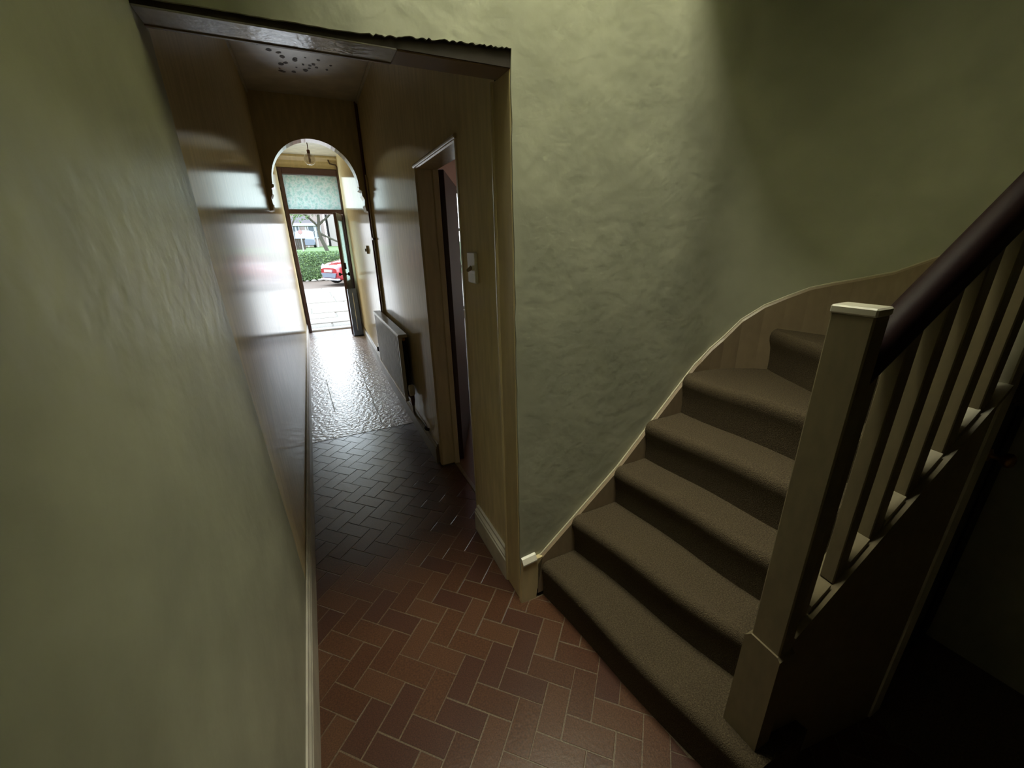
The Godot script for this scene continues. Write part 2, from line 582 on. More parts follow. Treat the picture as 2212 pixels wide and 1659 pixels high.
func walls() -> void:
	# left wall: one long wall, glossy cream in the hall, a coat of sage paint over its near end
	var st := new_st()
	box(st, Vector3(-0.42, 0, -8.1), Vector3(-0.24, 4.3, 1.8))
	var wl := struct("wall_left", st, M.cream, "left wall of the hall, glossy cream beyond the opening and sage green near the camera")
	var cp := PackedVector2Array([Vector2(1.6, 0.0), Vector2(1.6, 4.2), Vector2(-1.335, 4.2)])
	cp.append_array(wobble(Vector2(-1.335, 2.02), Vector2(-1.36, 1.45), 6, 0.006, 5))
	cp.append_array(wobble(Vector2(-1.36, 1.45), Vector2(-1.60, 0.0), 12, 0.008, 6))
	cp.append(Vector2(-1.61, 0.0))
	var ct := new_st()
	slab(ct, cp, Vector3(-0.24, 0, 0), Vector3.BACK, Vector3.UP, Vector3(0.004, 0, 0))
	var coat := obj("sage_paint_coat", ct, M.sage, wl)
	# right wall of the hall with the doorway in it
	st = new_st()
	var y1 := 4.3
	box(st, Vector3(0.61, 0, -1.755), Vector3(0.73, y1, -1.34))
	box(st, Vector3(0.61, 1.91, -2.49), Vector3(0.73, y1, -1.755))
	box(st, Vector3(0.61, 0, -4.55), Vector3(0.73, y1, -2.49))
	slab(st, PackedVector2Array([Vector2(0.612, -4.55), Vector2(0.675, -8.1), Vector2(0.80, -8.1), Vector2(0.75, -4.55)]), Vector3.ZERO, Vector3.RIGHT, Vector3.BACK, Vector3(0, 3.2, 0))
	struct("wall_right", st, M.cream, "right wall of the hall with the side doorway, glossy cream")
	# the wall between hall and stairs: header over the opening, jamb, and the long wall by the stairs
	st = new_st()
	box(st, Vector3(-0.24, 1.957, -1.308), Vector3(0.60, 4.3, -1.22))
	box(st, Vector3(0.598, 0, -1.338), Vector3(2.3, 4.3, -1.22))
	var wb := struct("wall_back", st, M.umber, "green wall above the opening and beside the stairs")
	# its sage coat, ragged where it meets the opening and the jamb
	ct = new_st()
	cp = PackedVector2Array([Vector2(1.50, 0.0), Vector2(1.50, 4.2), Vector2(-0.24, 4.2)])
	cp.append_array(wobble(Vector2(-0.236, 1.968), Vector2(0.22, 1.972), 20, 0.001, 8))
	cp.append_array(wobble(Vector2(0.22, 1.974), Vector2(0.40, 1.990), 26, 0.003, 9))
	cp.append_array(wobble(Vector2(0.40, 1.990), Vector2(0.596, 2.000), 30, 0.0025, 10))
	cp.append_array(wobble(Vector2(0.596, 2.000), Vector2(0.596, 0.25), 40, 0.002, 12))
	cp.append(Vector2(0.597, 0.0))
	slab(ct, cp, Vector3(0, 0, -1.22), Vector3.RIGHT, Vector3.UP, Vector3(0, 0, 0.006))
	obj("sage_paint_coat", ct, M.sage, wb)
	# rounded plaster corner running into the stairwell's right wall
	st = new_st()
	var rows := []
	for yy in [0.0, 1.0, 2.0, 3.0, 4.2]:
		var row := []
		row.append(Vector3(1.25, yy, -1.2134))
		row.append(Vector3(1.45, yy, -1.2134))
		for i in 19:
			var a := PI / 2 * i / 18.0
			row.append(Vector3(1.50 + 0.45 * sin(a), yy, -0.7634 - 0.45 * cos(a)))
		row.append(Vector3(1.95, yy, 1.8))
		rows.append(row)
	loft(st, rows, false, false)
	box(st, Vector3(1.955, 0, -1.22), Vector3(2.1, 4.3, 1.8))
	struct("wall_stairs", st, M.sage, "curved end wall of the stairwell")
	# behind the camera, and the upper part of the stairwell
	st = new_st()
	box(st, Vector3(-0.42, 0, 1.6), Vector3(2.1, 4.3, 1.8))
	struct("wall_behind", st, M.tan)
	st = new_st()
	box(st, Vector3(-0.24, 2.5, -1.22), Vector3(VX0, 2.62, 1.6))
	box(st, Vector3(VX0, 2.5, VZ1), Vector3(1.95, 2.62, 1.6))
	box(st, Vector3(VX1, 2.5, -1.22), Vector3(1.95, 2.62, VZ1))
	box(st, Vector3(VX0 - 0.1, 2.6, -1.22), Vector3(VX0, 4.0, VZ1))
	box(st, Vector3(VX1, 2.6, -1.22), Vector3(VX1 + 0.1, 4.0, VZ1))
	box(st, Vector3(VX0, 2.6, VZ1), Vector3(VX1, 4.0, VZ1 + 0.1))
	struct("ceiling_stairs", st, M.sage)
	# skylight at the top of the well: roof with a framed opening and its bright pane
	st = new_st()
	box(st, Vector3(-0.42, 4.0, -1.4), Vector3(SKYX - 0.42, 4.2, 1.8))
	box(st, Vector3(SKYX + 0.42, 4.0, -1.4), Vector3(2.1, 4.2, 1.8))
	box(st, Vector3(SKYX - 0.42, 4.0, SKYZ + 0.35), Vector3(SKYX + 0.42, 4.2, 1.8))
	box(st, Vector3(SKYX - 0.42, 4.0, -1.4), Vector3(SKYX + 0.42, 4.2, SKYZ - 0.35))
	struct("ceiling_well", st, M.white)
	st = new_st()
	box(st, Vector3(SKYX - 0.42, 3.95, SKYZ - 0.35), Vector3(SKYX + 0.42, 3.97, SKYZ + 0.35))
	struct("window_1", st, M.skypane)
	# hall ceilings
	st = new_st()
	box(st, Vector3(-0.24, 2.70, -4.4), Vector3(0.61, 2.85, -1.336))
	var ch := struct("ceiling_hall", st, M.ceil, "ceiling of the hall, glossy and spotted with mould")
	st = new_st()
	for i in 34:
		var p := Vector2(0.14 + rng.randfn(0, 0.12), -3.58 + rng.randfn(0, 0.2))
		var r := rng.randf_range(0.007, 0.02)
		var ring := []
		for k in 9:
			var a := TAU * k / 9.0
			var rr := r * rng.randf_range(0.7, 1.25)
			ring.append(Vector3(p.x + cos(a) * rr, 2.6985, p.y + sin(a) * rr * 1.4))
		cap(st, ring, Vector3.DOWN)
	var sp := obj("mould_spots", st, M.brown, ch)
	sp.set_meta("kind", "stuff")
	st = new_st()
	box(st, Vector3(-0.24, 2.87, -8.1), Vector3(0.70, 3.0, -4.4))
	struct("ceiling_lobby", st, M.white, "ceiling of the entrance lobby beyond the arch")
	# arch wall
	st = new_st()
	var ap := PackedVector2Array([Vector2(-0.24, 2.87), Vector2(-0.24, 1.80), Vector2(-0.188, 2.0)])
	for i in 33:
		var a := PI - PI * i / 32.0
		ap.append(Vector2(0.176 + 0.357 * cos(a), 2.02 + 0.36 * sin(a)))
	ap.append(Vector2(0.545, 2.0))
	ap.append(Vector2(0.61, 1.82))
	ap.append(Vector2(0.61, 2.87))
	slab(st, ap, Vector3(0, 0, -4.55), Vector3.RIGHT, Vector3.UP, Vector3(0, 0, 0.15))
	var aw := struct("wall_arch", st, M.cream, "round-headed plaster arch dividing the hall from the lobby")
	for s in [[-0.24, 1.0, -0.188], [0.61, -1.0, 0.540]]:
		var cb := new_st()
		var x: float = s[0]
		var k: float = s[1]
		var q := PackedVector2Array([Vector2(0, 1.79), Vector2(0.035, 1.80), Vector2(0.042, 1.85), Vector2(0.038, 1.90), Vector2(0.055, 1.935), Vector2(0.058, 1.96), Vector2(0.048, 1.972), Vector2(0.075, 1.985), Vector2(0.078, 2.005), Vector2(0.05, 2.02), Vector2(0, 2.02)])
		var off := -0.01 if k > 0 else 0.004
		slab(cb, q, Vector3(x + off * k, 0, -4.56), Vector3(k, 0, 0), Vector3.UP, Vector3(0, 0, 0.175))
		obj("corbel", cb, M.cream, aw)

const VX0 := 0.25
const VX1 := 1.2
const VZ1 := -0.60

# ---------------------------------------------------------------- skirtings, jamb, string and mouldings
func moulded(st: SurfaceTool, a: Vector3, b: Vector3, out: Vector3, h: float, t: float) -> void:
	# a skirting board with a moulded top, running from a to b against a wall whose face looks along out
	var q := PackedVector2Array([Vector2(0, 0), Vector2(t, 0), Vector2(t, h * 0.72), Vector2(t * 0.8, h * 0.76), Vector2(t * 0.85, h * 0.83), Vector2(t * 0.45, h * 0.9), Vector2(t * 0.4, h * 0.97), Vector2(0, h)])
	slab(st, q, a, out, Vector3.UP, b - a)

func trims() -> void:
	var st := new_st()
	moulded(st, Vector3(-0.236, 0, 1.5), Vector3(-0.236, 0, -8.02), Vector3.RIGHT, 0.17, 0.013)
	struct("baseboard_left", st, M.white, "white skirting board along the left wall")
	st = new_st()
	moulded(st, Vector3(0.61, 0, -1.345), Vector3(0.61, 0, -1.745), Vector3.LEFT, 0.15, 0.026)
	struct("baseboard_right", st, M.white, "short white skirting between side doorway and corner post")
	st = new_st()
	moulded(st, Vector3(0.61, 0, -2.53), Vector3(0.61, 0, -4.55), Vector3.LEFT, 0.15, 0.022)
	moulded(st, Vector3(0.614, 0, -4.55), Vector3(0.672, 0, -7.95), Vector3.LEFT, 0.15, 0.022)
	struct("baseboard_right", st, M.trim, "skirting below the radiator")
	# corner post lining the end of the wall, and its plinth
	st = new_st()
	box(st, Vector3(0.593, 0, -1.343), Vector3(0.612, 1.957, -1.2205), 0.003)
	tube(st, [Vector3(0.594, 0.0, -1.345), Vector3(0.594, 1.0, -1.345), Vector3(0.594, 1.957, -1.345)], 0.009, 10)
	var post := struct("trim_1", st, M.jamb, "painted corner post at the end of the wall")
	st = new_st()
	slab(st, PackedVector2Array([Vector2(0.589, 0.0), Vector2(0.662, 0.0), Vector2(0.672, 0.07), Vector2(0.683, 0.13), Vector2(0.695, 0.215), Vector2(0.600, 0.205)]), Vector3(0, 0, -1.216), Vector3.RIGHT, Vector3.UP, Vector3(0, 0, 0.022))
	var pl := obj("plinth_block", st, M.jamb, post)
	st = new_st()
	slab(st, PackedVector2Array([Vector2(0.002, 0.200), Vector2(0.026, 0.200), Vector2(0.026, 0.206), Vector2(0.012, 0.224), Vector2(0.002, 0.228)]), Vector3(0.600, 0, -1.216), Vector3.BACK, Vector3.UP, Vector3(0.066, 0.006, 0))
	obj("plinth_cap", st, M.white, pl)
	# header soffit: a glossy board that stops short of the right wall
	st = new_st()
	box(st, Vector3(-0.236, 1.9535, -1.300), Vector3(0.282, 1.958, -1.220), 0.001)
	struct("trim_2", st, M.soffit, "glossy grey board under the header of the opening")
	st = new_st()
	box(st, Vector3(0.282, 1.953, -1.310), Vector3(0.60, 1.960, -1.222), 0.002)
	box(st, Vector3(-0.236, 1.951, -1.310), Vector3(0.282, 1.957, -1.300), 0.001)
	struct("trim_3", st, M.tan, "bare brown strip under the header")
	# lines of coving where the hall's walls meet the ceiling
	for s in [-0.236, 0.606]:
		st = new_st()
		box(st, Vector3(s - 0.012, 2.675, -4.39), Vector3(s + 0.012, 2.70, -1.34), 0.006)
		struct("trim_4", st, M.white, "thin coving strip below the hall ceiling")
	# doorway lining: rounded far reveal, near edge bead and head
	st = new_st()
	box(st, Vector3(0.604, 0.0, -2.49), Vector3(0.735, 1.91, -2.462), 0.012)
	box(st, Vector3(0.700, 0.0, -2.47), Vector3(0.735, 1.895, -2.452), 0.004)
	box(st, Vector3(0.606, 1.885, -2.49), Vector3(0.735, 1.912, -1.753), 0.006)
	box(st, Vector3(0.606, 0.0, -1.78), Vector3(0.735, 1.91, -1.754), 0.006)
	tube(st, [Vector3(0.606, 1.90, -2.49), Vector3(0.606, 1.90, -2.1), Vector3(0.606, 1.90, -1.755)], 0.010, 10)
	struct("trim_5", st, M.jamb, "rounded painted lining of the side doorway")

# ---------------------------------------------------------------- front door end
func front_end() -> void:
	# the end wall with the door opening, part of the house front
	var st := new_st()
	var z0 := -8.36
	var z1 := -8.1
	box(st, Vector3(-5.0, -0.2, z0), Vector3(-0.226, 6.0, z1))
	box(st, Vector3(-0.226, 2.68, z0), Vector3(0.70, 6.0, z1))
	box(st, Vector3(0.70, -0.2, z0), Vector3(1.6, 6.0, z1))
	box(st, Vector3(1.6, -0.2, z0), Vector3(3.2, 0.15, z1))
	box(st, Vector3(1.6, 2.45, z0), Vector3(3.2, 6.0, z1))
	box(st, Vector3(3.2, -0.2, z0), Vector3(6.0, 6.0, z1))
	box(st, Vector3(-0.226, -0.2, z0), Vector3(0.70, 0.0, z1))
	struct("wall_front", st, M.render, "front wall of the house round the entrance")
	st = new_st()
	slab(st, PackedVector2Array([Vector2(0, 2.69), Vector2(0.02, 2.69), Vector2(0.024, 2.72), Vector2(0.05, 2.76), Vector2(0.05, 2.79), Vector2(0.10, 2.84), Vector2(0.10, 2.868), Vector2(0, 2.868)]), Vector3(-0.236, 0, -8.1), Vector3.BACK, Vector3.UP, Vector3(0.915, 0, 0))
	struct("trim_6", st, M.jamb, "moulded cornice above the front door")
	# door frame with its transom light
	st = new_st()
	box(st, Vector3(-0.225, 0.0, -8.18), Vector3(-0.172, 2.68, -8.05), 0.006)
	box(st, Vector3(0.642, 0.0, -8.18), Vector3(0.696, 2.68, -8.05), 0.006)
	box(st, Vector3(-0.172, 2.585, -8.18), Vector3(0.642, 2.68, -8.05), 0.006)
	box(st, Vector3(-0.172, 1.995, -8.18), Vector3(0.642, 2.068, -8.05), 0.006)
	var d := struct("door_1", st, M.frame, "dark frame of the front door with a frosted light above")
	st = new_st()
	box(st, Vector3(-0.172, 2.068, -8.125), Vector3(0.642, 2.585, -8.117))
	obj("transom_pane", st, M.frost, d)
	st = new_st()
	box(st, Vector3(-0.225, -0.05, -8.30), Vector3(0.696, 0.03, -8.12), 0.008)
	obj("threshold", st, M.kerb, d)
	# the open leaf, hinged on the right
	var leaf := thing("front_door", "open front door with a frosted upper panel, swung back towards the right wall", "door", Vector3(0.622, 0.012, -8.05), deg_to_rad(0.0))
	var dir := Vector3(0.475 - 0.622, 0, -7.42 + 8.05)
	leaf.rotation.y = atan2(dir.x, dir.z)
	var w := dir.length()
	st = new_st()
	for x in [[0.0, 0.10], [w - 0.11, w]]:
		box(st, Vector3(-0.022, 0, x[0]), Vector3(0.022, 1.97, x[1]), 0.004)
	box(st, Vector3(-0.022, 1.86, 0.1), Vector3(0.022, 1.97, w - 0.11), 0.004)
	box(st, Vector3(-0.022, 0.74, 0.1), Vector3(0.022, 0.90, w - 0.11), 0.004)
	box(st, Vector3(-0.022, 0.0, 0.1), Vector3(0.022, 0.2, w - 0.11), 0.004)
	obj("stiles_and_rails", st, M.frame, leaf)
	st = new_st()
	box(st, Vector3(-0.012, 0.2, 0.1), Vector3(0.012, 0.74, w - 0.11), 0.0)
	obj("lower_panel", st, M.navy, leaf)
	st = new_st()
	box(st, Vector3(-0.004, 0.90, 0.1), Vector3(0.004, 1.86, w - 0.11), 0.0)
	obj("upper_pane", st, M.frost, leaf)
	for sx in [-1.0, 1.0]:
		st = new_st()
		lathe(st, [Vector2(0.0, 0.0), Vector2(0.028, 0.0), Vector2(0.028, 0.006), Vector2(0.011, 0.01), Vector2(0.011, 0.03), Vector2(0.028, 0.042), Vector2(0.030, 0.056), Vector2(0.02, 0.066), Vector2(0.0, 0.069)], 16, Transform3D(Basis(Vector3(0, 0, 1), -PI / 2 * sx), Vector3(0.022 * sx, 1.02, w - 0.055)))
		obj("knob", st, M.black, leaf)
	st = new_st()
	box(st, Vector3(0.022, 1.1, w - 0.085), Vector3(0.044, 1.2, w - 0.02), 0.004)
	obj("lock", st, M.black, leaf)
	# the dark board standing in the corner behind the leaf
	var b := thing("storage_board", "dark navy upright board standing at the foot of the open front door", "board", Vector3(0.555, 0.0, -7.33), deg_to_rad(4))
	st = new_st()
	box(st, Vector3(-0.075, 0.012, -0.035), Vector3(0.068, 0.80, 0.03), 0.006)
	obj("panel", st, M.navy, b)
	st = new_st()
	box(st, Vector3(-0.082, 0.0, -0.04), Vector3(0.072, 0.02, 0.036), 0.004)
	obj("base_edge", st, M.black, b)
	st = new_st()
	box(st, Vector3(-0.008, 0.1, 0.029), Vector3(0.002, 0.74, 0.035), 0.002)
	obj("edge_strip", st, M.chrome, b)
	# the arched outer reveal of the entrance
	st = new_st()
	var q := PackedVector2Array([Vector2(-0.75, -0.1), Vector2(-0.365, -0.1)])
	for i in 29:
		var a := PI - PI * i / 28.0
		q.append(Vector2(0.122 + 0.487 * cos(a), 2.19 + 0.47 * sin(a)))
	q.append_array(PackedVector2Array([Vector2(0.615, -0.1), Vector2(1.05, -0.1), Vector2(1.05, 3.1), Vector2(-0.75, 3.1)]))
	slab(st, q, Vector3(0, 0, -8.60), Vector3.RIGHT, Vector3.UP, Vector3(0, 0, 0.24))
	struct("wall_porch", st, M.porch, "shallow pink arch round the outside of the front door")

# ---------------------------------------------------------------- the room through the side doorway
func side_room() -> void:
	var st := new_st()
	box(st, Vector3(4.0, 0, -8.1), Vector3(4.2, 3.0, -1.34))
	box(st, Vector3(0.75, 0, -1.48), Vector3(4.0, 3.0, -1.34))
	struct("wall_room", st, M.roomwall, "pale wall of the front room beyond the side doorway")
	st = new_st()
	box(st, Vector3(0.80, 0, -8.09), Vector3(1.6, 3.0, -8.03))
	box(st, Vector3(3.2, 0, -8.09), Vector3(4.0, 3.0, -8.03))
	box(st, Vector3(1.6, 2.45, -8.09), Vector3(3.2, 3.0, -8.03))
	box(st, Vector3(1.6, 0, -8.09), Vector3(3.2, 0.15, -8.03))
	struct("wall_room", st, M.roomwall, "window wall of the front room")
	st = new_st()
	box(st, Vector3(0.75, 2.95, -8.1), Vector3(4.2, 3.1, -1.34))
	struct("ceiling_room", st, M.pink)
	st = new_st()
	for x in [1.6, 2.37, 3.14]:
		box(st, Vector3(x, 0.15, -8.26), Vector3(x + 0.06, 2.45, -8.2), 0.005)
	for y in [0.15, 1.0, 1.7, 2.39]:
		box(st, Vector3(1.6, y, -8.255), Vector3(3.2, y + 0.06, -8.205), 0.005)
	var w := struct("window_2", st, M.sash, "window of the front room")
	st = new_st()
	box(st, Vector3(1.66, 0.2, -8.235), Vector3(3.14, 2.4, -8.230))
	obj("pane", st, M.pane, w)
	# the side door, swung far back into the room on its far hinges
	var d := struct_root("door_2", "dark maroon side door swung back into the front room")
	d.position = Vector3(0.742, 0.008, -2.495)
	d.rotation.y = deg_to_rad(-23.8)
	st = new_st()
	box(st, Vector3(0, 0, -0.76), Vector3(0.036, 1.885, 0), 0.003)
	obj("leaf", st, M.maroon, d)
	for y in [0.24, 1.66]:
		st = new_st()
		box(st, Vector3(-0.022, y, -0.012), Vector3(0.006, y + 0.09, 0.02), 0.003)
		tube(st, [Vector3(-0.006, y - 0.004, 0.012), Vector3(-0.006, y + 0.047, 0.012), Vector3(-0.006, y + 0.094, 0.012)], 0.008, 8)
		obj("hinge", st, M.black, d)

# ---------------------------------------------------------------- outdoors: ground
func exterior() -> void:
	var st := new_st()
	box(st, Vector3(-20, -0.5, -16.7), Vector3(20, -0.02, -8.36))
	var gr := struct("pavement", st, M.paving, "pale paving in front of the house")
	var zs := [-8.36, -8.95, -9.6, -10.4, -11.3, -12.4, -13.6, -15.0, -16.7]
	for i in zs.size() - 1:
		var x := -3.4 + 0.35 * (i % 2)
		while x < 3.6:
			var wdt := rng.randf_range(0.75, 1.05)
			st = new_st()
			var lift := rng.randf_range(-0.006, 0.006)
			box(st, Vector3(x + 0.012, -0.04, zs[i + 1] + 0.02), Vector3(x + wdt - 0.012, lift, zs[i] - 0.02), 0.012)
			obj("paving_slab", st, M.paving, gr)
			x += wdt
	st = new_st()
	box(st, Vector3(-25, -0.5, -22.2), Vector3(25, -0.03, -16.7))
	struct("road", st, M.soil, "brown verge in front of the hedge")
	st = new_st()
	slab(st, PackedVector2Array([Vector2(-22.0, -0.5), Vector2(-22.0, 0.85), Vector2(-30.0, 1.08), Vector2(-45.0, 1.22), Vector2(-90.0, 1.6), Vector2(-90.0, -0.5)]), Vector3(-45, 0, 0), Vector3.BACK, Vector3.UP, Vector3(90, 0, 0))
	struct("lawn", st, M.lawn, "bright green lawn rising behind the hedge")

# ---------------------------------------------------------------- staircase
const RISE := 0.185
# riser back x, riser front x, nosing back x, nosing front x (straight flight)
const STEPS := [[0.700, 0.825, 0.690, 0.815], [0.862, 1.01, 0.842, 1.00], [1.078, 1.17, 1.060, 1.16], [1.232, 1.31, 1.215, 1.30], [1.425, 1.46, 1.41, 1.45]]

func tread(st: SurfaceTool, rb: Vector2, rf: Vector2, nb: Vector2, nf: Vector2, bb: Vector2, bf: Vector2, y1: float) -> void:
	var rows := []
	var seg := 14
	for i in seg + 1:
		var t := float(i) / seg
		var r := rb.lerp(rf, t)
		var n := nb.lerp(nf, t)
		var b := bb.lerp(bf, t)
		var fw := (b - n).normalized()
		var sag := 0.004 * sin(t * 9.0 + y1 * 31.0) - 0.003 * sin(PI * t)
		var y0 := y1 - RISE
		var pr := [[r, y0 - 0.01], [r, y0 + 0.05], [r.lerp(n, 0.3), y0 + 0.10], [n + fw * 0.003, y1 - 0.055], [n, y1 - 0.035], [n + fw * 0.006, y1 - 0.017], [n + fw * 0.018, y1 - 0.005], [n + fw * 0.034, y1], [n.lerp(b, 0.6), y1 - 0.002], [b, y1]]
		var row := []
		for p in pr:
			var q: Vector2 = p[0] + fw * sag
			row.append(Vector3(q.x, p[1] + sag * 0.5, q.y))
		rows.append(row)
	loft(st, rows, false, true)
	# underside and ends, so that each step is solid
	for e in [0, seg]:
		var ring: Array = rows[e].duplicate()
		var lowb: Vector3 = ring[-1]
		ring.append(Vector3(lowb.x, y1 - RISE - 0.01, lowb.z))
		cap(st, ring, rows[e][0] - rows[seg - e][0])

func staircase() -> void:
	var s := thing("staircase", "carpeted brown staircase with white newel post and dark handrail, winding up to the right", "staircase")
	var zb := -1.192
	for k in 5:
		var zf := -0.31 if k == 0 else -0.40
		var a: Array = STEPS[k]
		var st := new_st()
		var nxb: float = 1.86 if k == 4 else STEPS[k + 1][0] + 0.03
		var nxf: float = 1.62 if k == 4 else STEPS[k + 1][1] + 0.03
		tread(st, Vector2(a[0], zb), Vector2(a[1], zf), Vector2(a[2], zb), Vector2(a[3], zf), Vector2(nxb, zb), Vector2(nxf, zf), RISE * (k + 1))
		obj("carpeted_step", st, M.carpet, s)
	var st6 := new_st()
	tread(st6, Vector2(1.835, -1.13), Vector2(1.47, -0.45), Vector2(1.80, -1.10), Vector2(1.45, -0.44), Vector2(1.93, -0.50), Vector2(1.56, -0.36), RISE * 6)
	obj("carpeted_step", st6, M.carpet, s)
	var st7 := new_st()
	tread(st7, Vector2(1.93, -0.52), Vector2(1.48, -0.38), Vector2(1.93, -0.54), Vector2(1.47, -0.40), Vector2(1.93, 0.10), Vector2(1.48, 0.10), RISE * 7)
	obj("carpeted_step", st7, M.carpet, s)
	# string board on the wall, straight then easing round the corner
	var line := [Vector3(0.672, 0.190, -1.214), Vector3(0.69, 0.213, -1.214), Vector3(0.90, 0.388, -1.214), Vector3(1.082, 0.54, -1.214), Vector3(1.30, 0.762, -1.214), Vector3(1.49, 0.955, -1.214)]
	for q in [[2.7, 0.976], [9.0, 1.02], [16.7, 1.067], [26.1, 1.145], [37.2, 1.207], [47.6, 1.248], [57.3, 1.286], [66.6, 1.308], [75.5, 1.326], [90.0, 1.36]]:
		var a := deg_to_rad(q[0])
		line.append(Vector3(1.50 + 0.45 * sin(a), q[1], -0.764 - 0.45 * cos(a)))
	line.append(Vector3(1.95, 1.50, -0.5))
	line.append(Vector3(1.95, 1.85, 0.1))
	var wst := new_st()
	var rows := []
	for i in line.size():
		var p: Vector3 = line[i]
		var t: Vector3 = line[mini(i + 1, line.size() - 1)] - line[maxi(i - 1, 0)]
		t.y = 0
		t = t.normalized()
		var n := Vector3(-t.z, 0, t.x)
		if n.dot(Vector3(1.2, 0, -0.5) - Vector3(p.x, 0, p.z)) < 0:
			n = -n
		var low := maxf(0.02, p.y - 0.36)
		rows.append([p, p + n * 0.012, p + n * 0.02 + Vector3(0, -0.008, 0), Vector3(p.x, low, p.z) + n * 0.02, Vector3(p.x, low, p.z)])
	for i in rows.size() - 1:
		for j in 4:
			var mid: Vector3 = (rows[i][j] + rows[i + 1][j + 1]) * 0.5
			var o := Vector3(1.3, mid.y - 0.1, -0.7) - mid
			quad(wst, rows[i][j], rows[i + 1][j], rows[i + 1][j + 1], rows[i][j + 1], Vector3(0, 1, 0.2) if j < 2 else o)
	var wstr := obj("wall_string", wst, M.stringpaint, s)
	var bead := new_st()
	var bp := []
	for i in rows.size():
		bp.append((rows[i][0] + rows[i][1]) * 0.5 + Vector3(0, 0.001, 0))
	tube(bead, bp, 0.004, 8)
	obj("bead", bead, M.bead, wstr)
	# newel post standing on the first step
	var nw := new_st()
	box(nw, Vector3(0.866, 0.18, -0.420), Vector3(0.916, 1.362, -0.349), 0.003)
	var post := obj("newel_post", nw, M.trim, s)
	var nc := new_st()
	box(nc, Vector3(0.864, 1.360, -0.422), Vector3(0.918, 1.376, -0.347), 0.003)
	obj("cap", nc, M.white, post)
	var nb := new_st()
	slab(nb, PackedVector2Array([Vector2(-0.440, 0.0), Vector2(-0.342, 0.0), Vector2(-0.342, 0.524), Vector2(-0.350, 0.534), Vector2(-0.418, 0.538), Vector2(-0.432, 0.52)]), Vector3(0.861, 0, 0), Vector3.BACK, Vector3.UP, Vector3(0.060, 0, 0))
	obj("base_block", nb, M.trim, post)
	# balustrade plane
	var th := deg_to_rad(8.0)
	var du := Vector3(cos(th), 0, sin(th))
	var dn := Vector3(-sin(th), 0, cos(th))
	var p0 := Vector3(0.915, 0, -0.352)
	var sx := Transform3D(Basis(du, Vector3.UP, dn), p0)
	# closed outer string with panelling down to the floor
	var os := new_st()
	slab(os, PackedVector2Array([Vector2(0.0, 0.0), Vector2(0.49, 0.0), Vector2(0.49, 1.15), Vector2(0.0, 0.555)]), p0 + dn * -0.05, du, Vector3.UP, dn * 0.045)
	var ostr := obj("outer_string", os, M.trim, s)
	var cp := new_st()
	slab(cp, PackedVector2Array([Vector2(0.0, 0.555), Vector2(0.49, 1.15), Vector2(0.49, 1.165), Vector2(0.0, 0.57)]), p0 + dn * -0.06, du, Vector3.UP, dn * 0.066)
	obj("string_cap", cp, M.trim, ostr)
	for c in [0.024, 0.116, 0.200, 0.282, 0.365, 0.445]:
		var y0: float = 0.565 + 1.214 * c
		var y1: float = 1.212 + 0.885 * c
		var b := new_st()
		box(b, Vector3(c - 0.016, y0 - 0.01, -0.040), Vector3(c + 0.016, y1 + 0.02, -0.008), 0.002, sx)
		obj("baluster", b, M.trim, s)
	for c in [0.068, 0.158, 0.241, 0.323, 0.405]:
		var y0: float = 0.568 + 1.214 * (c - 0.026)
		var f := new_st()
		slab(f, PackedVector2Array([Vector2(c - 0.026, y0), Vector2(c + 0.026, y0 + 0.063), Vector2(c + 0.025, y0 + 0.08), Vector2(c - 0.022, y0 + 0.026)]), p0 + dn * -0.044, du, Vector3.UP, dn * 0.038)
		obj("fillet", f, M.trim, s)
	# handrail: rounded moulding
	var hr := new_st()
	var hrows := []
	for i in 9:
		var c := 0.002 + 0.49 * i / 8.0
		var yb := 1.212 + 0.885 * c
		var row := []
		for q in [Vector2(-0.020, 0.0), Vector2(0.020, 0.0), Vector2(0.026, 0.016), Vector2(0.023, 0.032), Vector2(0.029, 0.05), Vector2(0.024, 0.076), Vector2(0.010, 0.088), Vector2(-0.010, 0.088), Vector2(-0.024, 0.076), Vector2(-0.029, 0.05), Vector2(-0.023, 0.032), Vector2(-0.026, 0.016)]:
			row.append(sx * Vector3(c, yb + q.y, -0.025 + q.x))
		hrows.append(row)
	var out: Vector3 = hrows[4][4] - sx * Vector3(0.245, 1.475, -0.025)
	loft(hr, hrows, true, (hrows[5][4] - hrows[3][4]).cross(hrows[4][5] - hrows[4][3]).dot(out) < 0)
	cap(hr, hrows[0], -du)
	cap(hr, hrows[8], du)
	obj("handrail", hr, M.rail, s)
	# tall post where the flight turns
	var tp := new_st()
	box(tp, Vector3(1.402, 0.0, -0.362), Vector3(1.466, 1.78, -0.284), 0.003)
	obj("turning_post", tp, M.white, s)
	# dark cupboard door under the winding steps
	var cd := struct_root("door_3", "dark cupboard door with a small brass knob beneath the turning steps")
	cd.position = Vector3(1.47, 0.01, -0.34)
	var c2 := new_st()
	box(c2, Vector3(0, 0, -0.03), Vector3(0.46, 1.08, 0.0), 0.003)
	box(c2, Vector3(0.03, 0.06, 0.0), Vector3(0.10, 1.1, 0.008), 0.003)
	box(c2, Vector3(0.36, 0.06, 0.0), Vector3(0.43, 1.1, 0.008), 0.003)
	obj("leaf", c2, M.darkdoor, cd)
	var kn := new_st()
	lathe(kn, [Vector2(0.0, 0.0), Vector2(0.02, 0.0), Vector2(0.02, 0.004), Vector2(0.009, 0.008), Vector2(0.009, 0.024), Vector2(0.021, 0.034), Vector2(0.023, 0.045), Vector2(0.015, 0.054), Vector2(0.0, 0.056)], 18, Transform3D(Basis(Vector3(1, 0, 0), PI / 2), Vector3(0.28, 0.85, 0.0)))
